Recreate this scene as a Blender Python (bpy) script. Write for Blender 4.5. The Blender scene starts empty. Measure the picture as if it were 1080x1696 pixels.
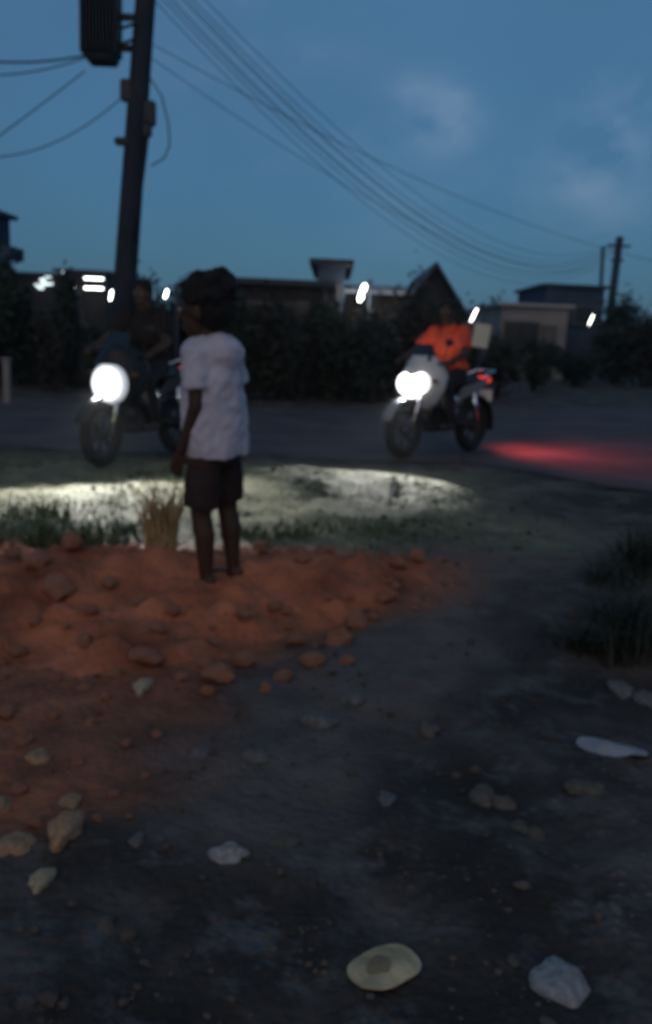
import bpy, bmesh, math, random
from mathutils import Vector, Matrix, noise
random.seed(7)
R = math.radians
SC = bpy.context.scene
COL = SC.collection

# ------------------------------------------------------------------ camera
CH, F, W, H = 1.2, 1450.0, 1080.0, 1696.0
PITCH, ROLL = R(11.3), R(2.5)
cam = bpy.data.cameras.new('camera')
cam.sensor_fit = 'VERTICAL'; cam.sensor_height = 24.0; cam.lens = 24.0 * F / H
cam.clip_start = 0.05; cam.clip_end = 2000
cam.dof.use_dof = True; cam.dof.focus_distance = 0.60; cam.dof.aperture_fstop = 5.0   # a phone that missed its focus
camo = bpy.data.objects.new('camera', cam); COL.objects.link(camo)
camo.location = (0, 0, CH)
CM = Matrix.Rotation(math.pi / 2 - PITCH, 3, 'X') @ Matrix.Rotation(ROLL, 3, 'Z')
camo.rotation_euler = CM.to_euler()
SC.camera = camo

def ray(px, py):
    return (CM @ Vector(((px - W / 2) / F, -(py - H / 2) / F, -1.0)))
def gnd(px, py, z=0.0):
    d = ray(px, py); t = (z - CH) / d.z
    return Vector((0, 0, CH)) + d * t
def at(px, py, Y):
    d = ray(px, py)
    return Vector((0, 0, CH)) + d * (Y / d.y)

# ------------------------------------------------------------------ sky
world = bpy.data.worlds.new('World'); SC.world = world; world.use_nodes = True
nt = world.node_tree; nt.nodes.clear(); N = nt.nodes.new; L = nt.links.new
out = N('ShaderNodeOutputWorld'); bg = N('ShaderNodeBackground'); L(bg.outputs[0], out.inputs[0])
sky = N('ShaderNodeTexSky'); sky.sky_type = 'NISHITA'; sky.sun_disc = False
SUN_EL, SUN_ROT = R(3.0), R(200)          # the last glow, low behind the camera
sky.sun_elevation = SUN_EL; sky.sun_rotation = SUN_ROT
sky.air_density = 1.0; sky.dust_density = 0.3; sky.ozone_density = 4.0
tc = N('ShaderNodeTexCoord')
tint = N('ShaderNodeMix'); tint.data_type = 'RGBA'; tint.blend_type = 'MULTIPLY'; tint.inputs[0].default_value = 1.0
L(sky.outputs[0], tint.inputs[6]); tint.inputs[7].default_value = (0.62, 1.0, 1.15, 1)
# thin pinkish dusk clouds
mp = N('ShaderNodeMapping'); mp.inputs['Scale'].default_value = (1, 1, 1.7); L(tc.outputs['Generated'], mp.inputs[0])
cn = N('ShaderNodeTexNoise'); cn.inputs['Scale'].default_value = 9.0; cn.inputs['Detail'].default_value = 7; cn.inputs['Roughness'].default_value = 0.55
L(mp.outputs[0], cn.inputs['Vector'])
def blob_mask(px, py, rad):
    d = ray(px, py).normalized()
    dp = N('ShaderNodeVectorMath'); dp.operation = 'DISTANCE'; L(tc.outputs['Generated'], dp.inputs[0]); dp.inputs[1].default_value = d
    mr = N('ShaderNodeMapRange'); mr.interpolation_type = 'SMOOTHSTEP'; L(dp.outputs['Value'], mr.inputs[0])
    mr.inputs[1].default_value = rad; mr.inputs[2].default_value = 0.0; mr.inputs[3].default_value = 0; mr.inputs[4].default_value = 1
    return mr.outputs[0]
acc = None
for (px, py, rad, w) in ((712, 183, .055, .28), (762, 204, .042, .30), (670, 172, .05, .08), (985, 225, .07, .22), (985, 300, .10, .26), (1068, 165, .06, .24), (700, 290, .14, .10), (430, 60, .2, .10)):
    m = blob_mask(px, py, rad)
    mu = N('ShaderNodeMath'); mu.operation = 'MULTIPLY'; L(m, mu.inputs[0]); mu.inputs[1].default_value = w
    if acc is None: acc = mu.outputs[0]
    else:
        ad = N('ShaderNodeMath'); ad.operation = 'ADD'; L(acc, ad.inputs[0]); L(mu.outputs[0], ad.inputs[1]); acc = ad.outputs[0]
cr = N('ShaderNodeMapRange'); L(cn.outputs[0], cr.inputs[0]); cr.inputs[1].default_value = .38; cr.inputs[2].default_value = .64
cm_ = N('ShaderNodeMath'); cm_.operation = 'MULTIPLY'; cm_.use_clamp = True; L(cr.outputs[0], cm_.inputs[0]); L(acc, cm_.inputs[1])
# faint broad unevenness of the whole sky
n2 = N('ShaderNodeTexNoise'); n2.inputs['Scale'].default_value = 1.6; n2.inputs['Detail'].default_value = 4; L(tc.outputs['Generated'], n2.inputs['Vector'])
v2 = N('ShaderNodeMapRange'); L(n2.outputs[0], v2.inputs[0]); v2.inputs[1].default_value = .3; v2.inputs[2].default_value = .7; v2.inputs[3].default_value = .84; v2.inputs[4].default_value = 1.14
even = N('ShaderNodeMix'); even.data_type = 'RGBA'; even.inputs[0].default_value = .70; L(tint.outputs[2], even.inputs[6]); even.inputs[7].default_value = (.60, 1.38, 2.32, 1)   # blue hour: scattered light evens the dome out
sc2 = N('ShaderNodeVectorMath'); sc2.operation = 'SCALE'; L(even.outputs[2], sc2.inputs[0]); L(v2.outputs[0], sc2.inputs['Scale'])
mixc = N('ShaderNodeMix'); mixc.data_type = 'RGBA'; L(cm_.outputs[0], mixc.inputs[0]); L(sc2.outputs[0], mixc.inputs[6])
CLOUD = (2.6, 3.4, 4.6, 1)
mixc.inputs[7].default_value = CLOUD
L(mixc.outputs[2], bg.inputs[0])
bg.inputs[1].default_value = 0.125

# the afterglow behind the camera: one weak, very soft sun
sl = bpy.data.lights.new('sun', 'SUN'); sl.energy = 0.58; sl.angle = R(70); sl.color = (1.0, .70, .52)
so = bpy.data.objects.new('sun', sl); COL.objects.link(so)
az = R(190)                                              # shines from behind and a little left of the camera
sd = Vector((math.sin(az) * math.cos(R(30)), math.cos(az) * math.cos(R(30)), math.sin(R(30))))
so.rotation_euler = sd.to_track_quat('Z', 'Y').to_euler()
SC.view_settings.view_transform = 'Standard'; SC.view_settings.look = 'None'
SC.view_settings.exposure = 0.0; SC.view_settings.gamma = 1.0
try: SC.view_settings.use_curve_mapping = False
except Exception: pass
SC.cycles.max_bounces = 6; SC.cycles.sample_clamp_indirect = 3.0; SC.cycles.use_denoising = True

# ------------------------------------------------------------------ materials
def mat(name, col, rough=.85, var=.25, scale=8.0, bump=.0, bscale=None, metal=0.0, emit=None, estr=0.0, spec=.3, coords='Object'):
    m = bpy.data.materials.new(name); m.use_nodes = True
    n = m.node_tree.nodes; l = m.node_tree.links
    b = n['Principled BSDF']; b.inputs['Roughness'].default_value = rough; b.inputs['Metallic'].default_value = metal
    b.inputs['Specular IOR Level'].default_value = spec
    t = n.new('ShaderNodeTexCoord'); nz = n.new('ShaderNodeTexNoise'); nz.inputs['Scale'].default_value = scale; nz.inputs['Detail'].default_value = 6
    l.new(t.outputs[coords], nz.inputs['Vector'])
    r = n.new('ShaderNodeValToRGB'); r.color_ramp.elements[0].position = .3; r.color_ramp.elements[1].position = .7
    r.color_ramp.elements[0].color = (*[c * (1 - var) for c in col], 1); r.color_ramp.elements[1].color = (*[min(1, c * (1 + var)) for c in col], 1)
    l.new(nz.outputs[0], r.inputs[0]); l.new(r.outputs[0], b.inputs['Base Color'])
    if bump:
        n3 = n.new('ShaderNodeTexNoise'); n3.inputs['Scale'].default_value = bscale or scale * 6; n3.inputs['Detail'].default_value = 5
        l.new(t.outputs[coords], n3.inputs['Vector'])
        bp = n.new('ShaderNodeBump'); bp.inputs['Strength'].default_value = bump; bp.inputs['Distance'].default_value = .02
        l.new(n3.outputs[0], bp.inputs['Height']); l.new(bp.outputs[0], b.inputs['Normal'])
    if emit:
        b.inputs['Emission Color'].default_value = (*emit, 1); b.inputs['Emission Strength'].default_value = estr
    return m

# ------------------------------------------------------------------ mesh helpers
class MB:
    def __init__(s): s.v = []; s.f = []
    def add(s, vs, fs):
        o = len(s.v); s.v += [tuple(v) for v in vs]; s.f += [tuple(i + o for i in f) for f in fs]; return s
    def box(s, c, d, rot=None, bevel=0.0):
        bm = bmesh.new(); bmesh.ops.create_cube(bm, size=1.0)
        for v in bm.verts: v.co = Vector((v.co.x * d[0], v.co.y * d[1], v.co.z * d[2]))
        if bevel: bmesh.ops.bevel(bm, geom=bm.edges[:], offset=bevel, segments=2, affect='EDGES')
        M = (rot or Matrix.Identity(3))
        bm.verts.index_update()
        vs = [M @ v.co + Vector(c) for v in bm.verts]; fs = [[v.index for v in f.verts] for f in bm.faces]; bm.free()
        return s.add(vs, fs)
    def tube(s, pts, rad, n=10, caps=True):
        pts = [Vector(p) for p in pts]
        if not hasattr(rad, '__len__'): rad = [rad] * len(pts)
        vs, fs = [], []; up = None
        for i, p in enumerate(pts):
            d = (pts[min(i + 1, len(pts) - 1)] - pts[max(i - 1, 0)]).normalized()
            if up is None:
                up = Vector((0, 0, 1)) if abs(d.z) < .9 else Vector((1, 0, 0))
            a = d.cross(up).normalized(); b = a.cross(d).normalized(); up = b
            for k in range(n):
                t = 2 * math.pi * k / n; vs.append(p + (a * math.cos(t) + b * math.sin(t)) * rad[i])
        for i in range(len(pts) - 1):
            for k in range(n):
                k2 = (k + 1) % n; fs.append((i * n + k, i * n + k2, (i + 1) * n + k2, (i + 1) * n + k))
        if caps: fs.append(tuple(range(n))[::-1]); fs.append(tuple(range((len(pts) - 1) * n, len(pts) * n)))
        return s.add(vs, fs)
    def sphere(s, c, r, M=None, u=16, v=10):
        if not hasattr(r, '__len__'): r = (r, r, r)
        vs = [(0, 0, 1)]; fs = []
        for i in range(1, v):
            ph = math.pi * i / v
            for k in range(u):
                t = 2 * math.pi * k / u; vs.append((math.sin(ph) * math.cos(t), math.sin(ph) * math.sin(t), math.cos(ph)))
        vs.append((0, 0, -1)); M = M or Matrix.Identity(3)
        for k in range(u): fs.append((0, 1 + k, 1 + (k + 1) % u))
        for i in range(v - 2):
            for k in range(u):
                a = 1 + i * u + k; b = 1 + i * u + (k + 1) % u; fs.append((a, a + u, b + u, b))
        e = len(vs) - 1
        for k in range(u): fs.append((e, e - u + (k + 1) % u, e - u + k))
        return s.add([M @ Vector((p[0] * r[0], p[1] * r[1], p[2] * r[2])) + Vector(c) for p in vs], fs)
    def capsule(s, a, b, ra, rb):
        s.tube([a, b], [ra, rb], 14); s.sphere(a, ra); s.sphere(b, rb); return s
    def chain(s, pts, rads):
        for i in range(len(pts) - 1): s.capsule(pts[i], pts[i + 1], rads[i], rads[i + 1])
        return s
    def ring(s, c, axis, Rr, r, n=28, m=10):                 # torus
        ax = Vector(axis).normalized(); u = ax.orthogonal().normalized(); w = ax.cross(u); vs = []; fs = []
        for i in range(n):
            t = 2 * math.pi * i / n; d = u * math.cos(t) + w * math.sin(t)
            for k in range(m):
                q = 2 * math.pi * k / m; vs.append(Vector(c) + d * (Rr + r * math.cos(q)) + ax * r * math.sin(q))
        for i in range(n):
            for k in range(m):
                fs.append((i * m + k, ((i + 1) % n) * m + k, ((i + 1) % n) * m + (k + 1) % m, i * m + (k + 1) % m))
        return s.add(vs, fs)
    def prism(s, poly, y0, y1, inset=0.0):                    # side outline (x,z) extruded along y
        n = len(poly); vs = [(p[0], y0, p[1]) for p in poly] + [(p[0], y1, p[1]) for p in poly]
        fs = [tuple(range(n)), tuple(range(n, 2 * n))[::-1]] + [(i, i + n, (i + 1) % n + n, (i + 1) % n) for i in range(n)]
        return s.add(vs, fs)
    def mesh(s, name):
        me = bpy.data.meshes.new(name); me.from_pydata(s.v, [], s.f)
        bm = bmesh.new(); bm.from_mesh(me); bmesh.ops.recalc_face_normals(bm, faces=bm.faces[:]); bm.to_mesh(me); bm.free()
        return me
    def build(s, name, m, parent=None, smooth=False, bevel=0.0):
        me = s.mesh(name); me.materials.append(m)
        if bevel:
            bm = bmesh.new(); bm.from_mesh(me)
            bmesh.ops.bevel(bm, geom=[e for e in bm.edges if len(e.link_faces) == 2 and e.calc_face_angle(0) > .5], offset=bevel, segments=2, affect='EDGES', clamp_overlap=True)
            bm.to_mesh(me); bm.free()
        if smooth:
            for p in me.polygons: p.use_smooth = True
        return link(name, me, parent)
def link(name, me, parent=None):
    o = bpy.data.objects.new(name, me); COL.objects.link(o)
    if parent: o.parent = parent
    return o
def tag(o, label=None, cat=None, group=None, kind=None):
    if label: o['label'] = label
    if cat: o['category'] = cat
    if group: o['group'] = group
    if kind: o['kind'] = kind
    return o
def empty(name, loc, rz=0.0):
    o = bpy.data.objects.new(name, None); COL.objects.link(o); o.location = loc; o.rotation_euler = (0, 0, rz); o.empty_display_size = .1
    return o
def fuse(mb, name, m, parent, voxel=.006, smooth_it=3, wob=0.0, wfreq=9.0):
    """overlapping closed shapes melted into one continuous skin"""
    me = mb.mesh(name); tmp = bpy.data.objects.new(name + '_tmp', me); COL.objects.link(tmp)
    rm = tmp.modifiers.new('r', 'REMESH'); rm.mode = 'VOXEL'; rm.voxel_size = voxel
    sm = tmp.modifiers.new('s', 'SMOOTH'); sm.iterations = smooth_it; sm.factor = .5
    dg = bpy.context.evaluated_depsgraph_get(); new = bpy.data.meshes.new_from_object(tmp.evaluated_get(dg))
    bpy.data.objects.remove(tmp); bpy.data.meshes.remove(me)
    if wob:
        for v in new.vertices:
            p = v.co; n = noise.noise(Vector((p.x * wfreq, p.y * wfreq, p.z * wfreq * .45))) + .5 * noise.noise(p * wfreq * 2.2)
            v.co = p + v.normal * n * wob
    new.name = name; new.materials.clear(); new.materials.append(m)
    for p in new.polygons: p.use_smooth = True
    return link(name, new, parent)

def sstep(a, b, x):
    t = max(0.0, min(1.0, (x - a) / (b - a))); return t * t * (3 - 2 * t)
def fbm(x, y, s, o=4, seed=0.0):
    return noise.fractal(Vector((x * s + seed, y * s - seed, seed * .37)), 1.0, 2.0, o)

# ------------------------------------------------------------------ terrain
def berm(x, y):
    """long low ridge of tipped pale gravel between heap and road: gentle towards us, steep to the road"""
    cr = .04 + .13 * math.exp(-((x + .30) / .55) ** 2) + .05 * math.exp(-((x - .50) / .6) ** 2)
    cr *= 1 - sstep(.5, 1.7, x)
    yc = 6.95 + .12 * fbm(x, 0, .9, 3, 17.0)
    p = sstep(-1.9, .15, y - yc) if y < yc else 1 - sstep(0, .55, y - yc)
    return cr * p * (1 + .12 * fbm(x, y, 1.6, 3, 5.5))
def relief(x, y):
    """bare uneven ground; flat where the roadway is"""
    k = 1 - sstep(6.8, 8.2, y)
    z = k * (.030 * fbm(x, y, .9, 4, 3.1) + .022 * fbm(x, y, 4.0, 3, 9.2) + .014 * abs(fbm(x, y, 9, 3, 1.7)))
    z += .34 * sstep(1.25, 2.6, x - .12 * (y - 3)) * sstep(1.6, 3.4, y) * (1 - sstep(4.6, 6.6, y)) * (1 + .25 * fbm(x, y, 1.6, 3, 6.0))   # grassy bank on the right
    z += berm(x, y)
    return z
MC = (-1.05, 4.15)
def mound_mask(x, y):
    # heap outline: broad on the left, a tongue reaching right, lower edge running down to the left
    w = .14 * fbm(x, y, 1.4, 3, 4.4) + .05 * fbm(x, y, 5, 2, 8.0)
    up = 4.72 - y + w
    lo = y - (2.92 + 1.30 * sstep(-.75, .80, x)) + w
    rt = (.36 + .36 * sstep(3.5, 4.4, y) - x) + w
    return min(up, lo, rt)
def mound(x, y):
    d = mound_mask(x, y)
    h = .15 * sstep(-.04, .8, d) + .016 * sstep(.0, .10, d)
    return h * (.85 + .35 * fbm(x, y, 1.3, 3, 2.2)) + (.034 * fbm(x, y, 4.5, 3, 5.1) + .060 * abs(fbm(x, y, 6, 4, 7.7)) + .014 * fbm(x, y, 22, 2, 3.7)) * sstep(-.05, .2, d)

def axis(vals):
    o = [vals[0][0]]
    for a, b, st in vals:
        n = max(1, round((b - a) / st)); o += [a + (b - a) * (i + 1) / n for i in range(n)]
    return o
gx = axis([(-600, -60, 90), (-60, -12, 6), (-12, -3.2, .4), (-3.2, 3.2, .05), (3.2, 12, .4), (12, 60, 6), (60, 600, 90)])
gy = axis([(-40, -4, 6), (-4, 1, .5), (1, 7.4, .05), (7.4, 16, .3), (16, 60, 4), (60, 900, 84)])
vs, fs, verge, red, trk = [], [], [], [], []
TRACK = [gnd(*q) for q in ((420, 1330), (520, 1200), (640, 1090), (720, 1000), (790, 930), (880, 880))]
def track_val(x, y):
    d = min(math.hypot(x - q.x, y - q.y) / (.25 + .09 * q.y) for q in [TRACK[0].lerp(TRACK[1], t / 4) for t in range(5)] + [TRACK[k].lerp(TRACK[k + 1], t / 4) for k in range(1, 5) for t in range(5)])
    return 1 - sstep(.25, 1.0, d + .35 * fbm(x, y, 1.8, 3, 27.0))
def verge_val(x, y):
    e = .25 * fbm(x, y, 1.1, 3, 12.0)
    return sstep(4.7, 5.3, y + e) * (1 - sstep(8.0, 8.5, y + e)) * (1 - sstep(.9, 2.2, x + .15 * (y - 6) + e))
def red_val(x, y):
    e = .3 * fbm(x, y, 1.5, 4, 21.0)
    a = sstep(-.34, .04, mound_mask(x, y) + .35 * e)
    b = (1 - sstep(-.72, -.28, x + .6 * e - .12 * (y - 2))) * sstep(1.78, 1.98, y + .5 * e - .3 * (x + .6)) * (1 - sstep(3.2, 3.8, y))
    return max(a, b)
for y in gy:
    for x in gx:
        vs.append((x, y, relief(x, y) if -14 < x < 14 and y < 9 else 0.0)); verge.append(verge_val(x, y)); red.append(red_val(x, y)); trk.append(track_val(x, y) if -4 < x < 4 and y < 8 else 0.0)
nx = len(gx)
for j in range(len(gy) - 1):
    for i in range(nx - 1):
        fs.append((j * nx + i, j * nx + i + 1, (j + 1) * nx + i + 1, (j + 1) * nx + i))
me = bpy.data.meshes.new('ground'); me.from_pydata(vs, [], fs)
for nm, dat in (('verge', verge), ('red', red), ('track', trk)):
    a = me.attributes.new(nm, 'FLOAT', 'POINT'); a.data.foreach_set('value', dat)
for p in me.polygons: p.use_smooth = True
def ground_mat():
    m = bpy.data.materials.new('ground_earth'); m.use_nodes = True; n = m.node_tree.nodes; l = m.node_tree.links
    b = n['Principled BSDF']; b.inputs['Roughness'].default_value = .8; b.inputs['Specular IOR Level'].default_value = .25
    t = n.new('ShaderNodeTexCoord')
    def nz(s, d=5, rg=.55):
        q = n.new('ShaderNodeTexNoise'); q.inputs['Scale'].default_value = s; q.inputs['Detail'].default_value = d; q.inputs['Roughness'].default_value = rg
        l.new(t.outputs['Object'], q.inputs['Vector']); return q.outputs[0]
    def ramp(src, p0, c0, p1, c1, extra=()):
        q = n.new('ShaderNodeValToRGB'); e = q.color_ramp.elements
        e[0].position = p0; e[0].color = (*c0, 1); e[1].position = p1; e[1].color = (*c1, 1)
        for p, c in extra: k = e.new(p); k.color = (*c, 1)
        l.new(src, q.inputs[0]); return q.outputs[0]
    def mix(f, a, c, bt='MIX'):
        q = n.new('ShaderNodeMix'); q.data_type = 'RGBA'; q.blend_type = bt
        if isinstance(f, float): q.inputs[0].default_value = f
        else: l.new(f, q.inputs[0])
        for i, s in ((6, a), (7, c)):
            if isinstance(s, tuple): q.inputs[i].default_value = (*s, 1)
            else: l.new(s, q.inputs[i])
        return q.outputs[2]
    earth = ramp(nz(1.7, 6, .6), .32, (.020, .0155, .0125), .68, (.140, .117, .100), ((.5, (.046, .037, .031)),))
    earth = mix(ramp(nz(4.3, 6, .7), .52, (0, 0, 0), .66, (1, 1, 1)), earth, (.120, .112, .108))
    vor = n.new('ShaderNodeTexVoronoi'); vor.inputs['Scale'].default_value = 34; l.new(t.outputs['Object'], vor.inputs['Vector'])
    peb = ramp(vor.outputs['Distance'], .05, (1.9, 1.9, 1.9), .38, (.8, .8, .8))
    earth = mix(ramp(nz(3.1, 3), .5, (0, 0, 0), .62, (1, 1, 1)), earth, mix(1.0, earth, peb, 'MULTIPLY'))
    vg = ramp(nz(5.5, 7, .65), .36, (.090, .092, .048), .64, (.215, .205, .125), ((.5, (.15, .15, .086)),))
    rd = ramp(nz(6, 7, .6), .3, (.15, .058, .030), .7, (.40, .145, .072))
    av = n.new('ShaderNodeAttribute'); av.attribute_name = 'verge'; ar = n.new('ShaderNodeAttribute'); ar.attribute_name = 'red'
    at_ = n.new('ShaderNodeAttribute'); at_.attribute_name = 'track'; tr_c = ramp(nz(7, 5), .3, (.090, .072, .060), .7, (.150, .122, .102)); earth = mix(at_.outputs['Fac'], earth, tr_c)
    c = mix(av.outputs['Fac'], earth, vg); c = mix(ar.outputs['Fac'], c, rd)
    l.new(c, b.inputs['Base Color'])
    h = n.new('ShaderNodeMath'); h.operation = 'ADD'; l.new(nz(40, 5, .7), h.inputs[0]); l.new(vor.outputs['Distance'], h.inputs[1])
    bp = n.new('ShaderNodeBump'); bp.inputs['Strength'].default_value = .7; bp.inputs['Distance'].default_value = .02; bp.invert = True
    l.new(h.outputs[0], bp.inputs['Height']); l.new(bp.outputs[0], b.inputs['Normal'])
    return m
me.materials.append(ground_mat())
tag(link('ground', me), kind='structure')

# roadway crossing behind the heap: a sheet with ragged edges
M_ROAD = mat('worn_asphalt', (.070, .056, .056), .75, .35, 1.3, .5, 60)
rv, rf = [], []
xs = axis([(-90, -15, 5), (-15, 20, .25), (20, 200, 10)])
def road_near(x): return 8.75 + .05 * x + .12 * fbm(x, 0, .8, 4, 2.0) - 2.6 * sstep(1.4, 3.0, x) * (1 - sstep(7, 12, x)) * .62
def road_far(x): return 14.6 + .52 * max(0, x + 1.5) + .25 * fbm(x, 5, .5, 3, 2.0)
for x in xs:
    a, b = road_near(x), road_far(x)
    for k in range(9): rv.append((x, a + (b - a) * k / 8, .004 if a > 8.4 else .012 * 0 + .004))
for i in range(len(xs) - 1):
    for k in range(8): rf.append((i * 9 + k, (i + 1) * 9 + k, (i + 1) * 9 + k + 1, i * 9 + k + 1))
# lift the road a little over the uneven ground where it comes nearer
rv = [(x, y, .006 + (max(0, relief(x, y)) + .004 if y < 8.4 else 0)) for x, y, z in rv]
me = bpy.data.meshes.new('road'); me.from_pydata(rv, [], rf); me.materials.append(M_ROAD)
tag(link('road', me), kind='structure')

# ------------------------------------------------------------------ the heap of red soil
M_SOIL = mat('red_laterite', (.35, .116, .057), .95, .55, 3.4, 1.0, 34)
M_SOIL2 = mat('red_laterite_clod', (.50, .22, .135), .95, .3, 9.0, .8, 60)
def zmound(x, y): return relief(x, y) + mound(x, y) - .012
mv, mf, idx = [], [], {}
st = .032
nxm, nym = int((1.7 + 4.6) / st), int((5.6 - 2.6) / st)
for j in range(nym + 1):
    for i in range(nxm + 1):
        x, y = -4.6 + i * st, 2.6 + j * st
        if mound_mask(x, y) > -.09:
            idx[(i, j)] = len(mv); mv.append((x, y, zmound(x, y) if mound_mask(x, y) > -.05 else relief(x, y) - .02))
for (i, j) in list(idx):
    q = [(i, j), (i + 1, j), (i + 1, j + 1), (i, j + 1)]
    if all(k in idx for k in q): mf.append([idx[k] for k in q])
heap = empty('soil_heap', (MC[0], MC[1], 0))
me = bpy.data.meshes.new('soil'); me.from_pydata([(x - MC[0], y - MC[1], z) for x, y, z in mv], [], mf); me.materials.append(M_SOIL)
for p in me.polygons: p.use_smooth = True
link('soil', me, heap)
tag(heap, 'low spread heap of loose red soil under the standing person', 'soil heap')

def rock_mesh(name, m, seed, sub=2, flat=.7, rough=.28):
    bm = bmesh.new(); bmesh.ops.create_icosphere(bm, subdivisions=sub, radius=1.0)
    for v in bm.verts:
        n = noise.noise(v.co * 1.3 + Vector((seed * 3.1, seed, -seed))); c = noise.cell(v.co * 1.6 + Vector((seed, 0, 0))) * (2.2 if name == 'clod' else 1)
        v.co = v.co * (1 + rough * n + .10 * c + .12 * noise.noise(v.co * 4.0 + Vector((0, seed, 0)))); v.co.z *= flat
    me = bpy.data.meshes.new(name); bm.to_mesh(me); bm.free(); me.materials.append(m)
    for p in me.polygons: p.use_smooth = sub > 2
    return me
clods = [rock_mesh('clod', M_SOIL2, 3 + k, 2, .72, .4) for k in range(5)]
def clod(px, py, wpx, k=None):
    g = gnd(px, py, .06); x, y = g.x, g.y
    z = relief(x, y) + (mound(x, y) if mound_mask(x, y) > 0 else 0)
    s = wpx * g.length / F / 2
    o = link('clod', clods[k if k is not None else random.randrange(5)], heap)
    o.location = (x - MC[0], y - MC[1], z + s * .42); o.scale = (s * random.uniform(.85, 1.15), s * random.uniform(.8, 1.1), s * random.uniform(.7, 1.0))
    o.rotation_euler = (random.uniform(-.3, .3), random.uniform(-.3, .3), random.uniform(0, 6.28))
for a in ((243, 1082, 52), (365, 1108, 62), (405, 1075, 48), (335, 1090, 34), (140, 1062, 30), (60, 975, 46), (95, 1000, 52), (120, 945, 40), (262, 1048, 30),
          (470, 1095, 34), (520, 1075, 44), (560, 1040, 52), (590, 1012, 44), (440, 1118, 26), (455, 1008, 24), (475, 1012, 20), (660, 945, 34), (690, 930, 30),
          (640, 985, 36), (300, 1110, 22), (190, 1098, 26), (90, 1100, 22), (30, 1060, 28), (20, 945, 30), (180, 985, 24), (540, 930, 30), (600, 930, 26), (500, 960, 26),
          (345, 1130, 30), (285, 1020, 26), (405, 1030, 34), (150, 1030, 34), (228, 1010, 24), (620, 1005, 22), (575, 1075, 24), (490, 1045, 30), (430, 925, 24), (60, 1030, 26),
          (150, 1180, 26), (210, 1215, 20), (90, 1170, 22), (40, 1210, 30), (260, 1200, 18), (130, 1245, 24), (190, 1290, 22), (30, 1290, 26), (240, 1265, 16), (160, 1335, 20), (60, 1345, 24), (215, 1330, 14), (12, 1160, 30), (175, 1140, 20)):
    clod(*a)
for k in range(620):
    x, y = random.uniform(-2.6, .9), random.uniform(2.7, 5.1); d = mound_mask(x, y)
    if -.30 < d < .5 and random.random() < (1.0 - abs(d) * 1.7) * .62:
        s = random.uniform(.006, .017) * math.exp(random.gauss(0, .35)) * (1.2 if d < .15 else .8)
        o = link('clod', clods[k % 5], heap); o.location = (x - MC[0], y - MC[1], relief(x, y) + (mound(x, y) if d > 0 else 0) + s * .2)
        o.scale = (s, s * .9, s * .8); o.rotation_euler = (0, 0, random.uniform(0, 6.28))

# ------------------------------------------------------------------ loose stones and litter in the foreground
M_ST = {'cream': mat('cream_stone', (.42, .33, .21), .9, .3, 3, .6, 14), 'white': mat('pale_grey_stone', (.33, .31, .30), .9, .35, 3, .6, 14),
        'tan': mat('tan_stone', (.40, .235, .135), .9, .3, 3, .6, 14), 'grey': mat('grey_stone', (.150, .138, .130), .9, .35, 3, .6, 14),
        'brown': mat('brown_stone', (.14, .11, .088), .9, .35, 3, .6, 14), 'olive': mat('olive_stone', (.12, .105, .08), .9, .35, 3, .6, 14)}
def stone(px, py, w, h, col, label, flat=.45, name='stone', seed=None, ang=0.0, sub=3, rough=.5):
    seed = seed if seed is not None else px * .013 + py * .007
    g = gnd(px, py, .02); z0 = relief(g.x, g.y) + (max(0, mound(g.x, g.y) - .012) if mound_mask(g.x, g.y) > 0 else 0)
    dist = (g - Vector((0, 0, CH))).length
    kk = .78 if col in ('grey', 'brown', 'olive') else .92
    w *= kk; h *= kk; sx = w * dist / F / 2; sy = h * dist / F / 2 / max(.35, CH / dist)
    sy = min(sy, sx * 1.6)
    o = link(name, rock_mesh(name, M_ST[col], seed, sub, flat, rough))
    hz = min(sx, sy)
    o.scale = (sx, sy, hz); o.location = (g.x, g.y, z0 - hz * flat * .08); o.rotation_euler = (0, 0, ang)
    return tag(o, label, 'stone')
stone(930, 1612, 82, 62, 'white', 'rounded pale grey stone at the bottom right', .6)
stone(925, 1582, 44, 30, 'white', 'small pale stone touching the rounded grey stone at bottom right', .6)
stone(108, 1385, 56, 56, 'tan', 'round tan stone at the left edge of the brown soil', .8)
stone(116, 1325, 30, 74, 'tan', 'narrow tan stone just above the round tan stone', .5)
stone(68, 1453, 40, 32, 'cream', 'small cream stone below the round tan stone at left', .7)
stone(24, 1402, 54, 40, 'tan', 'tan stone left of the round tan stone', .6)
stone(-2, 1335, 36, 44, 'tan', 'tan stone cut by the left edge of the picture', .6)
stone(60, 1260, 42, 24, 'tan', 'small flat tan stone on the brown soil at left', .6)
stone(236, 1143, 34, 28, 'cream', 'small cream stone just below the red heap', .7)
stone(380, 1412, 62, 30, 'white', 'flat pale grey stone left of centre in the foreground', .5)
stone(585, 1148, 54, 26, 'grey', 'flat grey stone below the right part of the red heap', .5)
stone(530, 1186, 70, 30, 'grey', 'wide flat grey stone in the middle of the dark ground', .4)
stone(335, 1245, 62, 24, 'grey', 'low grey stone below the pink clods', .45)
stone(425, 1250, 56, 24, 'grey', 'low grey stone right of another in the mid foreground', .45)
stone(228, 1392, 34, 26, 'grey', 'small grey stone beside the brown soil edge', .6)
stone(800, 1297, 52, 36, 'brown', 'brown stone in the right foreground', .6)
stone(838, 1312, 44, 30, 'brown', 'brown stone against another brown stone in the right foreground', .6)
stone(862, 1356, 34, 24, 'olive', 'small olive stone below the two brown stones', .6)
stone(890, 1366, 36, 26, 'olive', 'knobbly olive stone beside a smaller one at right', .7)
stone(970, 1300, 74, 24, 'olive', 'long low olive stone under the pale plastic scrap', .4)
stone(710, 1197, 46, 30, 'brown', 'small brown stone right of the middle of the ground', .6)
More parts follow.
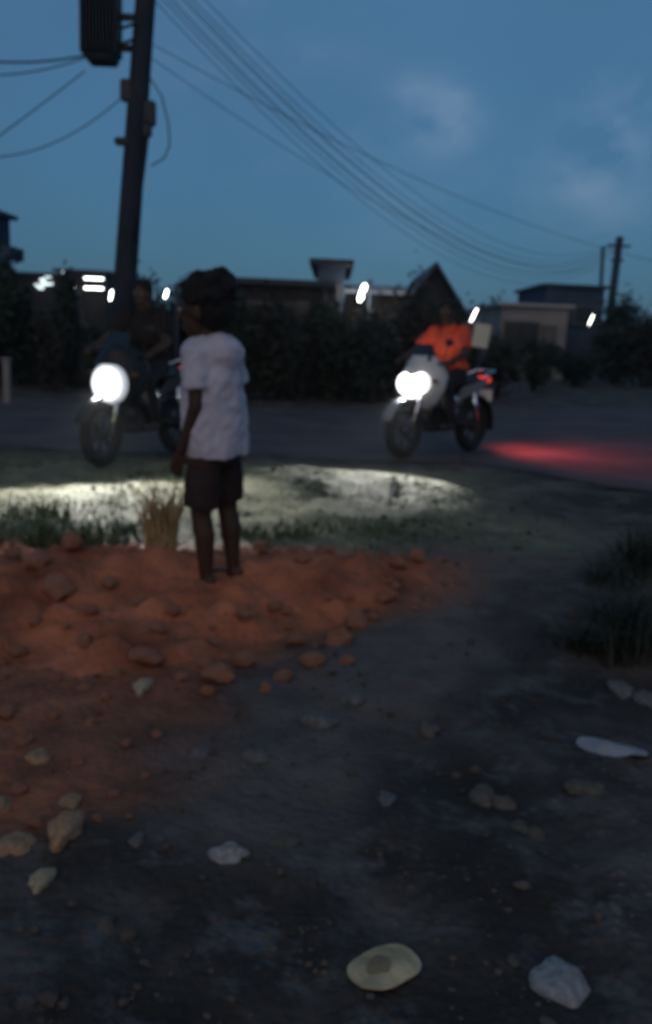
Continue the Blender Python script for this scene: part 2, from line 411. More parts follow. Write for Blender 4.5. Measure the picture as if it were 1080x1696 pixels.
stone(1028, 1134, 50, 28, 'grey', 'grey stone below the grass at the right edge', .5)
stone(1070, 1150, 46, 30, 'grey', 'grey stone cut by the right edge below the grass', .5)
stone(175, 1522, 34, 50, 'brown', 'upright brown stone in the dark left corner', .6)
stone(1018, 1502, 24, 26, 'grey', 'tiny grey stone above the rounded pale stone', .6)
stone(850, 1575, 22, 20, 'olive', 'tiny stone left of the rounded pale stone', .6)
stone(640, 1320, 40, 30, 'grey', 'dull stone in the centre of the dark foreground', .4)
stone(470, 1390, 70, 24, 'olive', 'slanting low stone right of the flat pale stone', .35, ang=.5)

# crushed cream carton with a dark hole, bottom centre
def sheet(name, outline, m, thick, seed, amp):
    """a crumpled thin scrap with real thickness"""
    bm = bmesh.new(); n = 14; vsx = []
    top = {}
    for j in range(n):
        for i in range(n):
            u, v = i / (n - 1) * 2 - 1, j / (n - 1) * 2 - 1
            r = max(abs(u), abs(v)); a = math.atan2(v, u); rr = outline(a) * r
            p = Vector((math.cos(a) * rr, math.sin(a) * rr, 0)) if r > 0 else Vector((0, 0, 0))
            p.z = amp * (noise.noise(p * 9 + Vector((seed, 0, 0))) + .5 * noise.noise(p * 24 + Vector((0, seed, 0)))) + amp * 1.0 * (1 - r)
            top[(i, j)] = bm.verts.new(p)
    for j in range(n - 1):
        for i in range(n - 1): bm.faces.new([top[(i, j)], top[(i + 1, j)], top[(i + 1, j + 1)], top[(i, j + 1)]])
    bmesh.ops.recalc_face_normals(bm, faces=bm.faces[:])
    ret = bmesh.ops.solidify(bm, geom=bm.faces[:], thickness=thick)
    me = bpy.data.meshes.new(name); bm.to_mesh(me); bm.free(); me.materials.append(m)
    return me
def ell(a, b, p=2.6):
    return lambda t: (abs(math.cos(t) / a) ** p + abs(math.sin(t) / b) ** p) ** (-1 / p)
M_CARTON = mat('crushed_carton', (.48, .37, .21), .8, .4, 9, .6, 30)
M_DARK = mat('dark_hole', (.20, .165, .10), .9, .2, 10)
M_PLAST = mat('pale_plastic', (.24, .25, .28), .45, .2, 14, .2)
g = gnd(637, 1603); z0 = relief(g.x, g.y)
ct = empty('crushed_carton', (g.x, g.y, z0 + .008), R(40)); link('carton_wall', sheet('carton_wall', ell(.078, .054, 2.6), M_CARTON, .004, 4.0, .009), ct)
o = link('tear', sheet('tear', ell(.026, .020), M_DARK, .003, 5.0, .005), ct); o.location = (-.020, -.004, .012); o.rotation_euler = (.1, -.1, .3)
tag(ct, 'crushed cream carton with a dark tear, lying at the bottom centre', 'litter')
g = gnd(1012, 1247); z0 = relief(g.x, g.y)
ct = link('plastic_scrap', sheet('plastic_scrap', ell(.105, .05, 2.0), M_PLAST, .003, 8.0, .02)); ct.location = (g.x, g.y, z0 + .012); ct.rotation_euler = (0, 0, -.35)
tag(ct, 'flattened pale bluish plastic scrap on the dark ground at right', 'litter')
g = gnd(648, 838); sl_ = MB().box((0, 0, .05), (.014, .004, .10), Matrix.Rotation(.35, 3, 'Y')).build('plastic_sliver', mat('white_plastic', (.8, .82, .8), .3, .05, 8))
sl_.location = (g.x, g.y, relief(g.x, g.y) - .006); tag(sl_, 'thin white plastic sliver sticking up in the headlight pool', 'litter')

# pebbles and crumbs nobody could count
M_PEB = mat('pebble', (.065, .052, .042), .85, .5, 3.0, .3, coords='Generated')
pb = MB()
ico = [(0, 0, 1), (.89, 0, .45), (.28, .85, .45), (-.72, .53, .45), (-.72, -.53, .45), (.28, -.85, .45), (.72, .53, -.45), (-.28, .85, -.45), (-.89, 0, -.45), (-.28, -.85, -.45), (.72, -.53, -.45), (0, 0, -1)]
icf = [(0, 1, 2), (0, 2, 3), (0, 3, 4), (0, 4, 5), (0, 5, 1), (1, 6, 2), (2, 7, 3), (3, 8, 4), (4, 9, 5), (5, 10, 1), (6, 7, 2), (7, 8, 3), (8, 9, 4), (9, 10, 5), (10, 6, 1), (11, 7, 6), (11, 8, 7), (11, 9, 8), (11, 10, 9), (11, 6, 10)]
for k in range(2600):
    y = 1.2 + 6.8 * random.random() ** 1.35; x = random.uniform(-.55, .55) * (y + .6)
    if mound_mask(x, y) > -.03 and random.random() < .8: continue
    if fbm(x, y, 1.2, 3, 31) < -.15 and random.random() < .7: continue
    s = min(.032, .0045 * math.exp(random.gauss(0, .55))) * (1 + .1 * y); a = random.uniform(0, 6.28); f = random.uniform(.45, .9)
    j = [1 + random.uniform(-.25, .25) for _ in range(12)]
    pb.add([(x + s * q * (p[0] * math.cos(a) - p[1] * math.sin(a)), y + s * q * .8 * (p[0] * math.sin(a) + p[1] * math.cos(a)), relief(x, y) + s * (.25 + q * p[2] * f)) for p, q in zip(ico, j)], icf)
tag(pb.build('gravel', M_PEB), 'loose gravel and crumbs scattered over the dark bare ground', 'gravel', kind='stuff')

# ------------------------------------------------------------------ grass
def blades(mb, x, y, z, h, n, spread, lean, wid, seg=3, droop=.6):
    for _ in range(n):
        a = random.uniform(0, 6.28); r = spread * math.sqrt(random.random()); bx, by = x + r * math.cos(a), y + r * math.sin(a)
        hh = h * random.uniform(.55, 1.1); la = random.uniform(0, 6.28); ln = lean * random.uniform(.3, 1.2) * hh; w = wid * random.uniform(.7, 1.2)
        dx, dy = math.cos(la), math.sin(la); px_, py_ = -dy * w / 2, dx * w / 2; vs = []
        for s in range(seg + 1):
            t = s / seg; k = 1 - t ** 1.5
            cx, cy, cz = bx + dx * ln * t * t, by + dy * ln * t * t, z + hh * (t - droop * .5 * lean * t ** 3)
            if s < seg: vs += [(cx - px_ * k, cy - py_ * k, cz), (cx + px_ * k, cy + py_ * k, cz)]
            else: vs.append((cx, cy, cz))
        fs = [(2 * s, 2 * s + 1, 2 * s + 3, 2 * s + 2) for s in range(seg - 1)] + [(2 * seg - 2, 2 * seg - 1, 2 * seg)]
        mb.add(vs, fs)
def leafmat(name, col, var=.4, scale=3):
    m = mat(name, col, .7, var, scale); return m
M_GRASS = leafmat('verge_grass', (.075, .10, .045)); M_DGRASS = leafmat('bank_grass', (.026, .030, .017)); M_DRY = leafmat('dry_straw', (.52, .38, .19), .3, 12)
def grass_mesh(mb, name, m, parent=None):
    me = bpy.data.meshes.new(name); me.from_pydata(mb.v, [], mb.f); me.materials.append(m); return link(name, me, parent)
gb = MB()
for k in range(3000):
    y = random.uniform(4.9, 8.2); x = random.uniform(-.46 * y - .2, 1.1)
    v = verge_val(x, y) * sstep(-.1, .35, fbm(x, y, 1.0, 3, 40.) + .35 * (1 - sstep(5.2, 6.4, y)) + (.2 if x < -1.0 else 0))
    if math.hypot((x + .3) / .75, (y - 6.8) / .6) < 1: v *= .12
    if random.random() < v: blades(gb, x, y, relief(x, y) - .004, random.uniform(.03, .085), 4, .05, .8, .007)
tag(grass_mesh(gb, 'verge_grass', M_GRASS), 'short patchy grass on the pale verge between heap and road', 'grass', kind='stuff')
# low weeds on the left, behind the heap
def weed(px, py, h, n, sp, label, m=M_GRASS, wid=.014, lean=.8, name='weed_clump', cat='weed', group=None):
    g = gnd(px, py); x, y = g.x, g.y; z = relief(x, y) + (max(0, mound(x, y) - .012) if mound_mask(x, y) > 0 else 0) - .006
    mb = MB(); blades(mb, 0, 0, 0, h, n, sp, lean, wid, 4)
    o = grass_mesh(mb, name, m); o.location = (x, y, z); return tag(o, label, cat, group)
weed(20, 905, .20, 190, .26, 'dark weed clump at the left edge behind the heap')
weed(95, 900, .17, 150, .20, 'low weed clump between the left edge weeds and the dry tuft')
weed(165, 895, .14, 120, .18, 'smaller weed clump nearest to the dry straw tuft')
weed(60, 870, .16, 150, .22, 'weed clump farther back behind the left edge weeds')
weed(215, 880, .11, 90, .15, 'thin weed clump left of the dry straw tuft')
weed(500, 885, .10, 110, .2, 'low weed clump right of the person behind the heap')
weed(590, 880, .09, 100, .2, 'low weed clump farthest right behind the red heap')
weed(430, 890, .10, 90, .16, 'low weed clump close to the right leg of the person')
weed(266, 945, .46, 190, .08, 'tall dry straw tuft at the left hand of the person', M_DRY, .013, .62, 'straw_tuft', 'straw')
# right bank grass
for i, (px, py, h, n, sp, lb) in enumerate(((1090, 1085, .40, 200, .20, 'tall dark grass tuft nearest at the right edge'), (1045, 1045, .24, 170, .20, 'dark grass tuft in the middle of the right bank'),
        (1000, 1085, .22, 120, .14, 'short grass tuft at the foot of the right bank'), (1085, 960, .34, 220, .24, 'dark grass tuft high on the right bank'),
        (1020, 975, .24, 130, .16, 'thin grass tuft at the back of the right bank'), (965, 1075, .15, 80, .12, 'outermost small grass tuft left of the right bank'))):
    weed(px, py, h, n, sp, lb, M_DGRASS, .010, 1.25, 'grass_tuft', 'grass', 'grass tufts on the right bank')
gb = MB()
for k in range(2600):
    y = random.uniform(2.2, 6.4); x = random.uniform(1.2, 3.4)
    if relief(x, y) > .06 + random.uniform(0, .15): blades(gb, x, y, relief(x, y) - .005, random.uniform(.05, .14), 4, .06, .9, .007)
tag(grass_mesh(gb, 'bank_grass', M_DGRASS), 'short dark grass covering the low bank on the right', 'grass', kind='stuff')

# ------------------------------------------------------------------ people
M_SKIN = mat('dark_skin', (.055, .029, .020), .55, .15, 6); M_HAIR = mat('black_hair', (.012, .010, .010), .8, .3, 40, .6, 120)
M_TEE = mat('white_cotton', (.47, .45, .52), .9, .12, 6, .15, 40); M_SHORT = mat('dark_shorts', (.030, .019, .017), .9, .25, 8, .3)
M_REDT = mat('orange_red_cotton', (.60, .075, .035), .9, .1, 6, .15); M_TROU = mat('dark_trousers', (.020, .018, .020), .9, .25, 8, .3)
M_EYE = mat('eye_white', (.28, .25, .23), .5, .02, 5); M_SHOE = mat('black_sandal', (.02, .02, .02), .7, .2, 8); M_PRINT = mat('shirt_print', (.10, .13, .20), .9, .2, 30)
V = Vector
def hand(mb, wrist, d, palm_n, side, s=1.0, curl=.5):
    """palm + four fingers + thumb; d = pointing direction, palm_n = palm normal"""
    d = d.normalized(); pn = (palm_n - d * palm_n.dot(d)).normalized(); u = d.cross(pn).normalized() * side
    k = s
    c = wrist + d * .038 * k
    Mx = Matrix((u, d, pn)).transposed()
    mb.sphere(c, (.033 * k, .044 * k, .014 * k), Mx)
    for q, (off, ln) in enumerate(((-.025, .058), (-.0085, .068), (.0085, .064), (.025, .050))):
        b = wrist + d * .070 * k + u * off * k; pts = [b]; ang = curl * .35; dd = d
        for seg in (.45, .32, .25):
            dd = (d * math.cos(ang) + pn * math.sin(ang)).normalized(); pts.append(pts[-1] + dd * ln * seg * 1.1 * k); ang += curl
        mb.chain(pts, [.0082 * k, .0076 * k, .007 * k, .006 * k])
    b = wrist + d * .022 * k - u * .024 * k
    t1 = b + (d * .6 - u * .75 + pn * .25).normalized() * .030 * k; t2 = t1 + (d * .9 - u * .2 + pn * .4).normalized() * .026 * k
    mb.chain([b, t1, t2], [.011 * k, .009 * k, .007 * k])
def head(body, hair, parent, c, fwd, s, m_eye, bushy=1.0):
    fwd = fwd.normalized(); up = V((0, 0, 1)); up = (up - fwd * up.dot(fwd)).normalized(); rt = fwd.cross(up).normalized()
    Mx = Matrix((rt, fwd, up)).transposed()
    def P(x, y, z): return c + Mx @ (V((x, y, z)) * s)
    body.sphere(P(0, -.008, .018), (.073 * s, .090 * s, .092 * s), Mx); body.sphere(P(0, .028, -.045), (.052 * s, .056 * s, .066 * s), Mx)
    body.sphere(P(0, .045, -.088), (.026 * s, .026 * s, .022 * s), Mx)                       # chin
    body.chain([P(0, .082, .012), P(0, .098, -.022)], [.009 * s, .014 * s])                  # nose
    body.sphere(P(0, .080, -.056), (.024 * s, .012 * s, .006 * s), Mx); body.sphere(P(0, .078, -.066), (.022 * s, .012 * s, .007 * s), Mx)
    body.sphere(P(0, .074, .030), (.045 * s, .014 * s, .008 * s), Mx)
    for q in (-1, 1): body.sphere(P(q * .074, -.008, -.008), (.010 * s, .020 * s, .032 * s), Mx)
    for q in (-1, 1):
        e = MB().sphere(P(q * .030, .077, .008), (.013 * s, .009 * s, .009 * s), Mx, 10, 8).build('eye', m_eye, parent, True)
    b = bushy
    hair.sphere(P(0, -.026, .052), (.082 * b * s, .090 * b * s, .076 * b * s), Mx); hair.sphere(P(0, -.045, .0), (.078 * b * s, .066 * b * s, .075 * b * s), Mx)
    random.seed(int(c.z * 1000))
    for k in range(70):
        ph = random.uniform(0, 6.28); th = random.uniform(-.35, 1.0)
        q = V((math.cos(ph) * math.cos(th) * .080, -.03 + math.sin(ph) * math.cos(th) * .088, .045 + .078 * math.sin(th)))
        if q.y > .035 and q.z < .075: continue
        hair.sphere(P(q.x * b, q.y * b + (b - 1) * -.01, q.z * b), .017 * s * random.uniform(.6, 1.25))

# --- the person standing on the heap, back to us, turned a little to the left
g = gnd(367, 974, .14); PX, PY = g.x, g.y; PZ = zmound(PX, PY)
g = gnd(367, 974, PZ); PX, PY = g.x, g.y
top = at(333, 458, PY); HT = top.z - PZ
print('PERSON height', HT, 'at', PX, PY, PZ)
pr = empty('person', (PX, PY, PZ + .012), R(28)); K = HT / 1.22
pr.rotation_euler = (R(-1.0), R(-4.2), R(60))
def S(x, y, z): return V((x, y, z)) * K
body, hairb, tee, sho = MB(), MB(), MB(), MB()
# local frame: +Y facing, +X his right?  (facing +Y, right hand = +X)
legs = {1: [S(.062, 0, .56), S(.072, .012, .315), S(.066, -.012, .05)], -1: [S(-.062, .0, .56), S(-.074, .03, .315), S(-.070, .02, .05)]}
for sd_, (hp, kn, an) in legs.items():
    body.chain([hp, kn], [.062 * K, .042 * K]); body.chain([kn, kn.lerp(an, .32) + S(0, -.008, 0), an], [.040 * K, .043 * K, .025 * K])
    body.sphere(an + S(0, -.012, -.012), (.027 * K, .034 * K, .030 * K))
    fd = V((.22 * sd_, 1, 0)).normalized()
    body.chain([an + S(0, -.006, -.022), an + fd * .075 * K + S(0, 0, -.030), an + fd * .125 * K + S(0, 0, -.034)], [.025 * K, .022 * K, .015 * K])
    for t in range(5):
        off = V((fd.y, -fd.x, 0)) * (t - 2) * .0125 * K
        body.capsule(an + fd * (.12 + .004 * (2 - abs(t - 2))) * K + off + S(0, 0, -.036), an + fd * (.15 - .006 * abs(t - (1 if sd_ < 0 else 3))) * K + off + S(0, 0, -.039), .0075 * K, .0065 * K)
body.sphere(S(0, 0, .60), (.100 * K, .068 * K, .10 * K)); body.sphere(S(0, .0, .80), (.098 * K, .072 * K, .17 * K)); body.sphere(S(0, .004, .90), (.10 * K, .060 * K, .075 * K))
body.chain([S(0, 0, .95), S(-.008, .012, 1.03)], [.045 * K, .040 * K])
arms = {-1: [S(-.100, -.01, .925), S(-.126, -.012, .745), S(-.135, .060, .570)], 1: [S(.108, -.005, .925), S(.150, -.005, .745), S(.150, .045, .570)]}
for sd_, (sh, el, wr) in arms.items():
    body.chain([sh, el, wr], [.034 * K, .028 * K, .020 * K])
    hand(body, wr, (wr - el), V((-sd_, .25, 0)), sd_, K * .86, .45)
head(body, hairb, pr, S(-.012, .022, 1.092), V((-.22, .95, -.10)), K * 1.02, M_EYE, 1.12)
fuse(body, 'body', M_SKIN, pr, .006, 2)
ho = fuse(hairb, 'hair', M_HAIR, pr, .008, 1, .006, 60)
# t-shirt: loose, hanging a little wider at the hem
tee.sphere(S(0, 0, .925), (.118 * K, .140 * K, .085 * K)); tee.tube([S(0, 0, .540), S(0, 0, .56), S(0, 0, .70), S(0, 0, .84), S(0, 0, .93)], [.134 * K, .136 * K, .132 * K, .126 * K, .114 * K], 24)
tee.v = [(x * 1.03, y * .90, z) for x, y, z in tee.v]
for sd_, (sh, el, wr) in arms.items():
    e = sh.lerp(el, .66); tee.tube([sh + S(-.05 * sd_, 0, .012), sh, sh.lerp(el, .3), e], [.050 * K, .051 * K, .051 * K, .055 * K], 16); tee.sphere(sh + S(-.008 * sd_, 0, 0), .051 * K)
tee.tube([S(-.002, .003, .945), S(-.004, .006, .992)], [.075 * K, .056 * K], 18)
te = fuse(tee, 't_shirt', M_TEE, pr, .009, 2, .017, 13)
pm = MB().box(S(.02, -.104, .87), (.03 * K, .004, .05 * K)).build('shirt_print', M_PRINT, te)
pm.location = (0, -.0, 0)
# shorts: baggy, knee long
sho.tube([S(0, 0, .50), S(0, 0, .62)], [.108 * K, .096 * K], 22); sho.v = [(x, y * .66, z) for x, y, z in sho.v]
for sd_, (hp, kn, an) in legs.items():
    sho.tube([hp + S(-.010 * sd_, 0, .03), hp.lerp(kn, .5), kn + S(.0, 0, .03)], [.056 * K, .070 * K, .070 * K], 18)
fuse(sho, 'shorts', M_SHORT, pr, .009, 2, .009, 12)
tag(pr, 'person in white t-shirt and dark shorts standing barefoot on the red soil, back turned', 'person')
PERSON = pr

# ------------------------------------------------------------------ vehicle materials
M_TYRE = mat('rubber_tyre', (.018, .018, .019), .9, .2, 10, .4, 60); M_RIM = mat('black_rim', (.05, .05, .052), .5, .1, 6, metal=.3)
M_BLACK = mat('black_plastic', (.02, .02, .022), .5, .2, 10); M_CHROME = mat('chrome', (.75, .75, .77), .15, .05, 5, metal=1.0)
M_VAN = mat('dark_blue_paint', (.005, .008, .016), .6, .2, 3, spec=.2); M_GLASS = mat('dark_glass', (.008, .010, .013), .08, .05, 3, spec=.6)
M_LIT = mat('headlight_lit', (.9, .95, 1), .3, .0, 3, emit=(.90, .97, 1.0), estr=60)
def hot_core(m, peak, rim, width, axes, centre=(0, 0, 0)):
    # headlight glare put into the emission: blinding middle fading to a dim rim
    n = m.node_tree.nodes; l = m.node_tree.links; t = n.new('ShaderNodeTexCoord'); mp_ = n.new('ShaderNodeVectorMath'); mp_.operation = 'MULTIPLY'; mp_.inputs[1].default_value = axes
    sb_ = n.new('ShaderNodeVectorMath'); sb_.operation = 'SUBTRACT'; l.new(t.outputs['Object'], sb_.inputs[0]); sb_.inputs[1].default_value = centre
    l.new(sb_.outputs[0], mp_.inputs[0]); ln = n.new('ShaderNodeVectorMath'); ln.operation = 'LENGTH'; l.new(mp_.outputs[0], ln.inputs[0])
    r_ = n.new('ShaderNodeMapRange'); r_.interpolation_type = 'SMOOTHSTEP'; l.new(ln.outputs['Value'], r_.inputs[0]); r_.inputs[1].default_value = width; r_.inputs[2].default_value = 0; r_.inputs[3].default_value = 0; r_.inputs[4].default_value = 1
    pw = n.new('ShaderNodeMath'); pw.operation = 'POWER'; l.new(r_.outputs[0], pw.inputs[0]); pw.inputs[1].default_value = 3.0
    ml = n.new('ShaderNodeMath'); ml.operation = 'MULTIPLY_ADD'; l.new(pw.outputs[0], ml.inputs[0]); ml.inputs[1].default_value = peak; ml.inputs[2].default_value = rim
    l.new(ml.outputs[0], n['Principled BSDF'].inputs['Emission Strength'])
M_LIT2 = mat('bike_headlight_lit', (1, 1, .98), .3, .0, 3, emit=(1.0, .99, .95), estr=45)
M_WFAIR = mat('white_fairing', (.50, .50, .50), .35, .05, 4, spec=.5); M_GREYP = mat('grey_panel', (.20, .20, .21), .4, .1, 4)
M_TAIL = mat('tail_light_lit', (.8, .05, .04), .3, .0, 3, emit=(1, .06, .04), estr=.8)
M_PLATE = mat('number_plate', (.85, .85, .80), .5, .05, 20); M_AMBER = mat('indicator_lens', (.10, .05, .02), .3, .05, 5)
def spot(name, parent, loc, aim, watts, ang, blend, col, rad=.05):
    l = bpy.data.lights.new(name, 'SPOT'); l.energy = watts; l.spot_size = R(ang); l.spot_blend = blend; l.color = col; l.shadow_soft_size = rad
    o = bpy.data.objects.new(name, l); COL.objects.link(o); o.parent = parent; o.location = loc
    o.rotation_euler = (V(aim) - V(loc)).to_track_quat('-Z', 'Y').to_euler(); return o
def copy_tree(o, parent):
    c = o.copy(); COL.objects.link(c); c.parent = parent
    for ch in o.children: copy_tree(ch, c)
    return c
def wheel(name, parent, c, axis_, rr, tr, spokes=0, wide=0):
    t = empty('wheel', c); t.parent = parent
    ax = V(axis_)
    mb = MB()
    if wide:                                                    # car tyre: rounded rectangular section
        prof = [(rr - tr, -wide / 2), (rr - .02, -wide / 2), (rr, -wide / 2 + .025), (rr, wide / 2 - .025), (rr - .02, wide / 2), (rr - tr, wide / 2)]
        n = 32; a = ax.normalized(); u = a.orthogonal().normalized(); w = a.cross(u); vs = []; fs = []
        for i in range(n):
            d = u * math.cos(2 * math.pi * i / n) + w * math.sin(2 * math.pi * i / n)
            for (r_, h_) in prof: vs.append(d * r_ + a * h_)
        m = len(prof)
        for i in range(n):
            for k in range(m): fs.append((i * m + k, ((i + 1) % n) * m + k, ((i + 1) % n) * m + (k + 1) % m, i * m + (k + 1) % m))
        mb.add(vs, fs)
    else: mb.ring((0, 0, 0), ax, rr - tr, tr, 32, 10)
    mb.build('tyre', M_TYRE, t, True)
    r = MB().ring((0, 0, 0), ax, rr - tr * (1.0 if wide else 1.9), .018, 28, 8)
    a = ax.normalized(); u = a.orthogonal().normalized(); w = a.cross(u)
    for k in range(spokes or 5):
        d = u * math.cos(2 * math.pi * k / (spokes or 5)) + w * math.sin(2 * math.pi * k / (spokes or 5)); r.tube([d * .02, d * (rr - tr * (1 if wide else 1.9))], .016 if not wide else .03, 6)
    r.tube([a * -.045, a * .045], .045, 14); r.build('rim', M_RIM, t, True)
    return t

def quad_slab(pts, th, name, m, parent):
    pts = [V(p) for p in pts]; n = (pts[1] - pts[0]).cross(pts[3] - pts[0]).normalized()
    return MB().add([p for p in pts] + [p + n * th for p in pts], [(0, 1, 2, 3), (7, 6, 5, 4), (0, 4, 5, 1), (1, 5, 6, 2), (2, 6, 7, 3), (3, 7, 4, 0)]).build(name, m, parent)
# --- motorbike with white fairing coming from the right, ridden (local: forward = +X)
def make_bike(bf, br, m_fair, m_panel, m_lit, beam, beam_aim, beam_ang, beam_wide, tail, label, round_lamp=False):
    hd = bf - br; WB = hd.length; ang = math.atan2(hd.y, hd.x); print('BIKE wheelbase', WB, bf, br)
    bc = (bf + br) / 2
    bike = empty('motorbike', (bc.x, bc.y, .007), ang); h2 = .62
    fx, rx = h2, -h2
    wheel('wheel', bike, (fx, 0, .285), (0, 1, 0), .285, .052, 6); wheel('wheel', bike, (rx, 0, .285), (0, 1, 0), .285, .060, 6)
    for s in (-1, 1):
        MB().tube([(fx, s * .085, .285), (fx - .19, s * .085, .80)], [.026, .022], 10).build('fork_leg', M_CHROME, bike, True)
        MB().tube([(rx, s * .09, .285), (-.12, s * .09, .36)], .022, 8).build('swingarm', M_BLACK, bike, True)
        MB().tube([(rx + .06, s * .11, .34), (rx + .16, s * .11, .66)], .028, 10).build('shock_absorber', M_CHROME, bike, True)
        mr = MB().tube([(.36, s * .25, .99), (.38, s * .31, 1.16)], .007, 6).build('mirror_stalk', M_BLACK, bike)
        MB().sphere((.385, s * .325, 1.19), (.014, .055, .038)).build('mirror', M_BLACK, mr, True)
        MB().tube([(.02, s * .06, .30), (.02, s * .20, .30)], .014, 8).build('footpeg', M_BLACK, bike)
        hb = MB().tube([(.40, 0, .93), (.38, s * .12, .97), (.34, s * .34, .985)], .013, 8).build('handlebar', M_BLACK, bike, True)
        MB().tube([(.352, s * .27, .983), (.34, s * .37, .985)], .019, 10).build('grip', M_TYRE, hb, True)
        MB().sphere((.44, s * .21, .80), (.03, .05, .022)).build('indicator', M_AMBER, bike, True)
    # mudguard
    def arc_guard(cx, rr, a0, a1, wid, name, m):
        n = 12; vs = []; fs = []
        for i in range(n + 1):
            t = a0 + (a1 - a0) * i / n
            for (yy, dr) in ((-wid / 2, 0), (-wid * .3, .018), (wid * .3, .018), (wid / 2, 0), (wid * .3, .010), (-wid * .3, .010)):
                vs.append((cx + math.cos(t) * (rr + dr), yy, .285 + math.sin(t) * (rr + dr)))
        for i in range(n):
            for k in range(6): fs.append((i * 6 + k, i * 6 + (k + 1) % 6, (i + 1) * 6 + (k + 1) % 6, (i + 1) * 6 + k))
        fs.append(tuple(range(6))); fs.append(tuple(range(n * 6, n * 6 + 6)))
        MB().add(vs, fs).build(name, m, bike, True)
    arc_guard(fx, .325, R(20), R(165), .15, 'front_mudguard', m_panel); arc_guard(rx, .335, R(50), R(190), .17, 'rear_mudguard', M_BLACK)
    # fairing: broad shield narrowing downwards, with a screen and a headlight widened to hold its glare
    def shield():
        secs = [(.40, .12, .50), (.45, .20, .58), (.485, .27, .72), (.47, .28, .86), (.43, .21, .98), (.40, .13, 1.05)]   # x front, half width, z
        vs, fs = [], []; n = 11
        for th in (0.0, -.035):
            for (x, w, z) in secs:
                for k in range(n):
                    u = k / (n - 1) * 2 - 1; vs.append((x + th + .07 - .19 * u * u * (w / .25), u * w, z))
        m = len(secs)
        for L_ in range(2):
            o = L_ * m * n
            for i in range(m - 1):
                for k in range(n - 1): fs.append((o + i * n + k, o + i * n + k + 1, o + (i + 1) * n + k + 1, o + (i + 1) * n + k))
        o = m * n
        for i in range(m - 1):
            for k in (0, n - 1): fs.append((i * n + k, (i + 1) * n + k, o + (i + 1) * n + k, o + i * n + k))
        for k in range(n - 1):
            for i in (0, m - 1): fs.append((i * n + k, i * n + k + 1, o + i * n + k + 1, o + i * n + k))
        return MB().add(vs, fs)
    fa = shield().build('fairing', m_fair, bike, True)
    if round_lamp: lens = MB().sphere((.50, 0, .715), (.075, .185, .185), None, 28, 18)  # lens oversized so that it stands for the glare around the lamp
    else: lens = MB().sphere((.50, .085, .775), (.065, .12, .105), Matrix.Rotation(R(14), 3, 'X')).sphere((.50, -.095, .755), (.065, .12, .115), Matrix.Rotation(R(-22), 3, 'X')).sphere((.525, 0, .735), (.06, .13, .115)).box((.50, -.02, .66), (.07, .16, .10), None, .02)
    hl = fuse(lens, 'headlight', m_lit, bike, .008, 3)
    b_ = spot('headlight_beam', hl, (.66, 0, .70), beam_aim, beam, beam_ang, .5, (1.0, .99, .95), .05); b_.scale = (beam_wide, 1, 1)
    quad_slab([(.44, -.15, 1.00), (.44, .15, 1.00), (.33, .10, 1.16), (.33, -.10, 1.16)], .006, 'windscreen', M_GLASS, bike)
    tk = MB().sphere((.12, 0, .80), (.25, .135, .125)).sphere((-.05, 0, .74), (.16, .11, .08)); fuse(tk, 'fuel_tank', m_panel, bike, .012, 4)
    se = MB().sphere((-.30, 0, .775), (.34, .13, .05)).sphere((-.52, 0, .80), (.15, .11, .05)); fuse(se, 'seat', M_BLACK, bike, .012, 4)
    en = MB().box((.10, 0, .40), (.30, .24, .26), None, .03)
    for k in range(6): en.box((.22, 0, .44 + k * .028), (.16, .22, .012))
    en.build('engine', M_BLACK, bike)
    MB().tube([(.42, 0, .86), (.20, 0, .62), (.24, 0, .28), (-.12, 0, .26), (-.20, 0, .60), (.20, 0, .64)], .022, 8).build('frame', M_BLACK, bike)
    MB().tube([(-.16, 0, .66), (-.78, 0, .78)], [.05, .035], 10).build('tail_frame', M_BLACK, bike)
    MB().tube([(.24, -.13, .28), (-.10, -.15, .24), (-.40, -.17, .30), (-.80, -.18, .40)], [.022, .026, .045, .048], 12).build('exhaust', M_CHROME, bike, True)
    for s in (-1, 1):
        MB().prism([(-.20, .58), (-.22, .72), (-.62, .80), (-.78, .84), (-.62, .70)], s * .105 - .012, s * .105 + .012).build('side_panel', m_panel, bike, False, .006)
    MB().tube([(-.60, .13, .84), (-.86, .11, .90), (-.86, -.11, .90), (-.60, -.13, .84)], .012, 8).build('grab_rail', M_CHROME, bike, True)
    tl = MB().box((-.82, 0, .80), (.05, .17, .07), None, .015).build('tail_light', M_TAIL, bike)
    if tail: spot('tail_light_glow', tl, (-1.02, .05, .80), (-1.8, 1.1, 0), tail, 140, 1.0, (1.0, .10, .10), .15)
    MB().box((-.86, 0, .62), (.01, .18, .13)).build('number_plate', M_PLATE, bike)
    tag(bike, label, 'motorbike'); return bc, ang

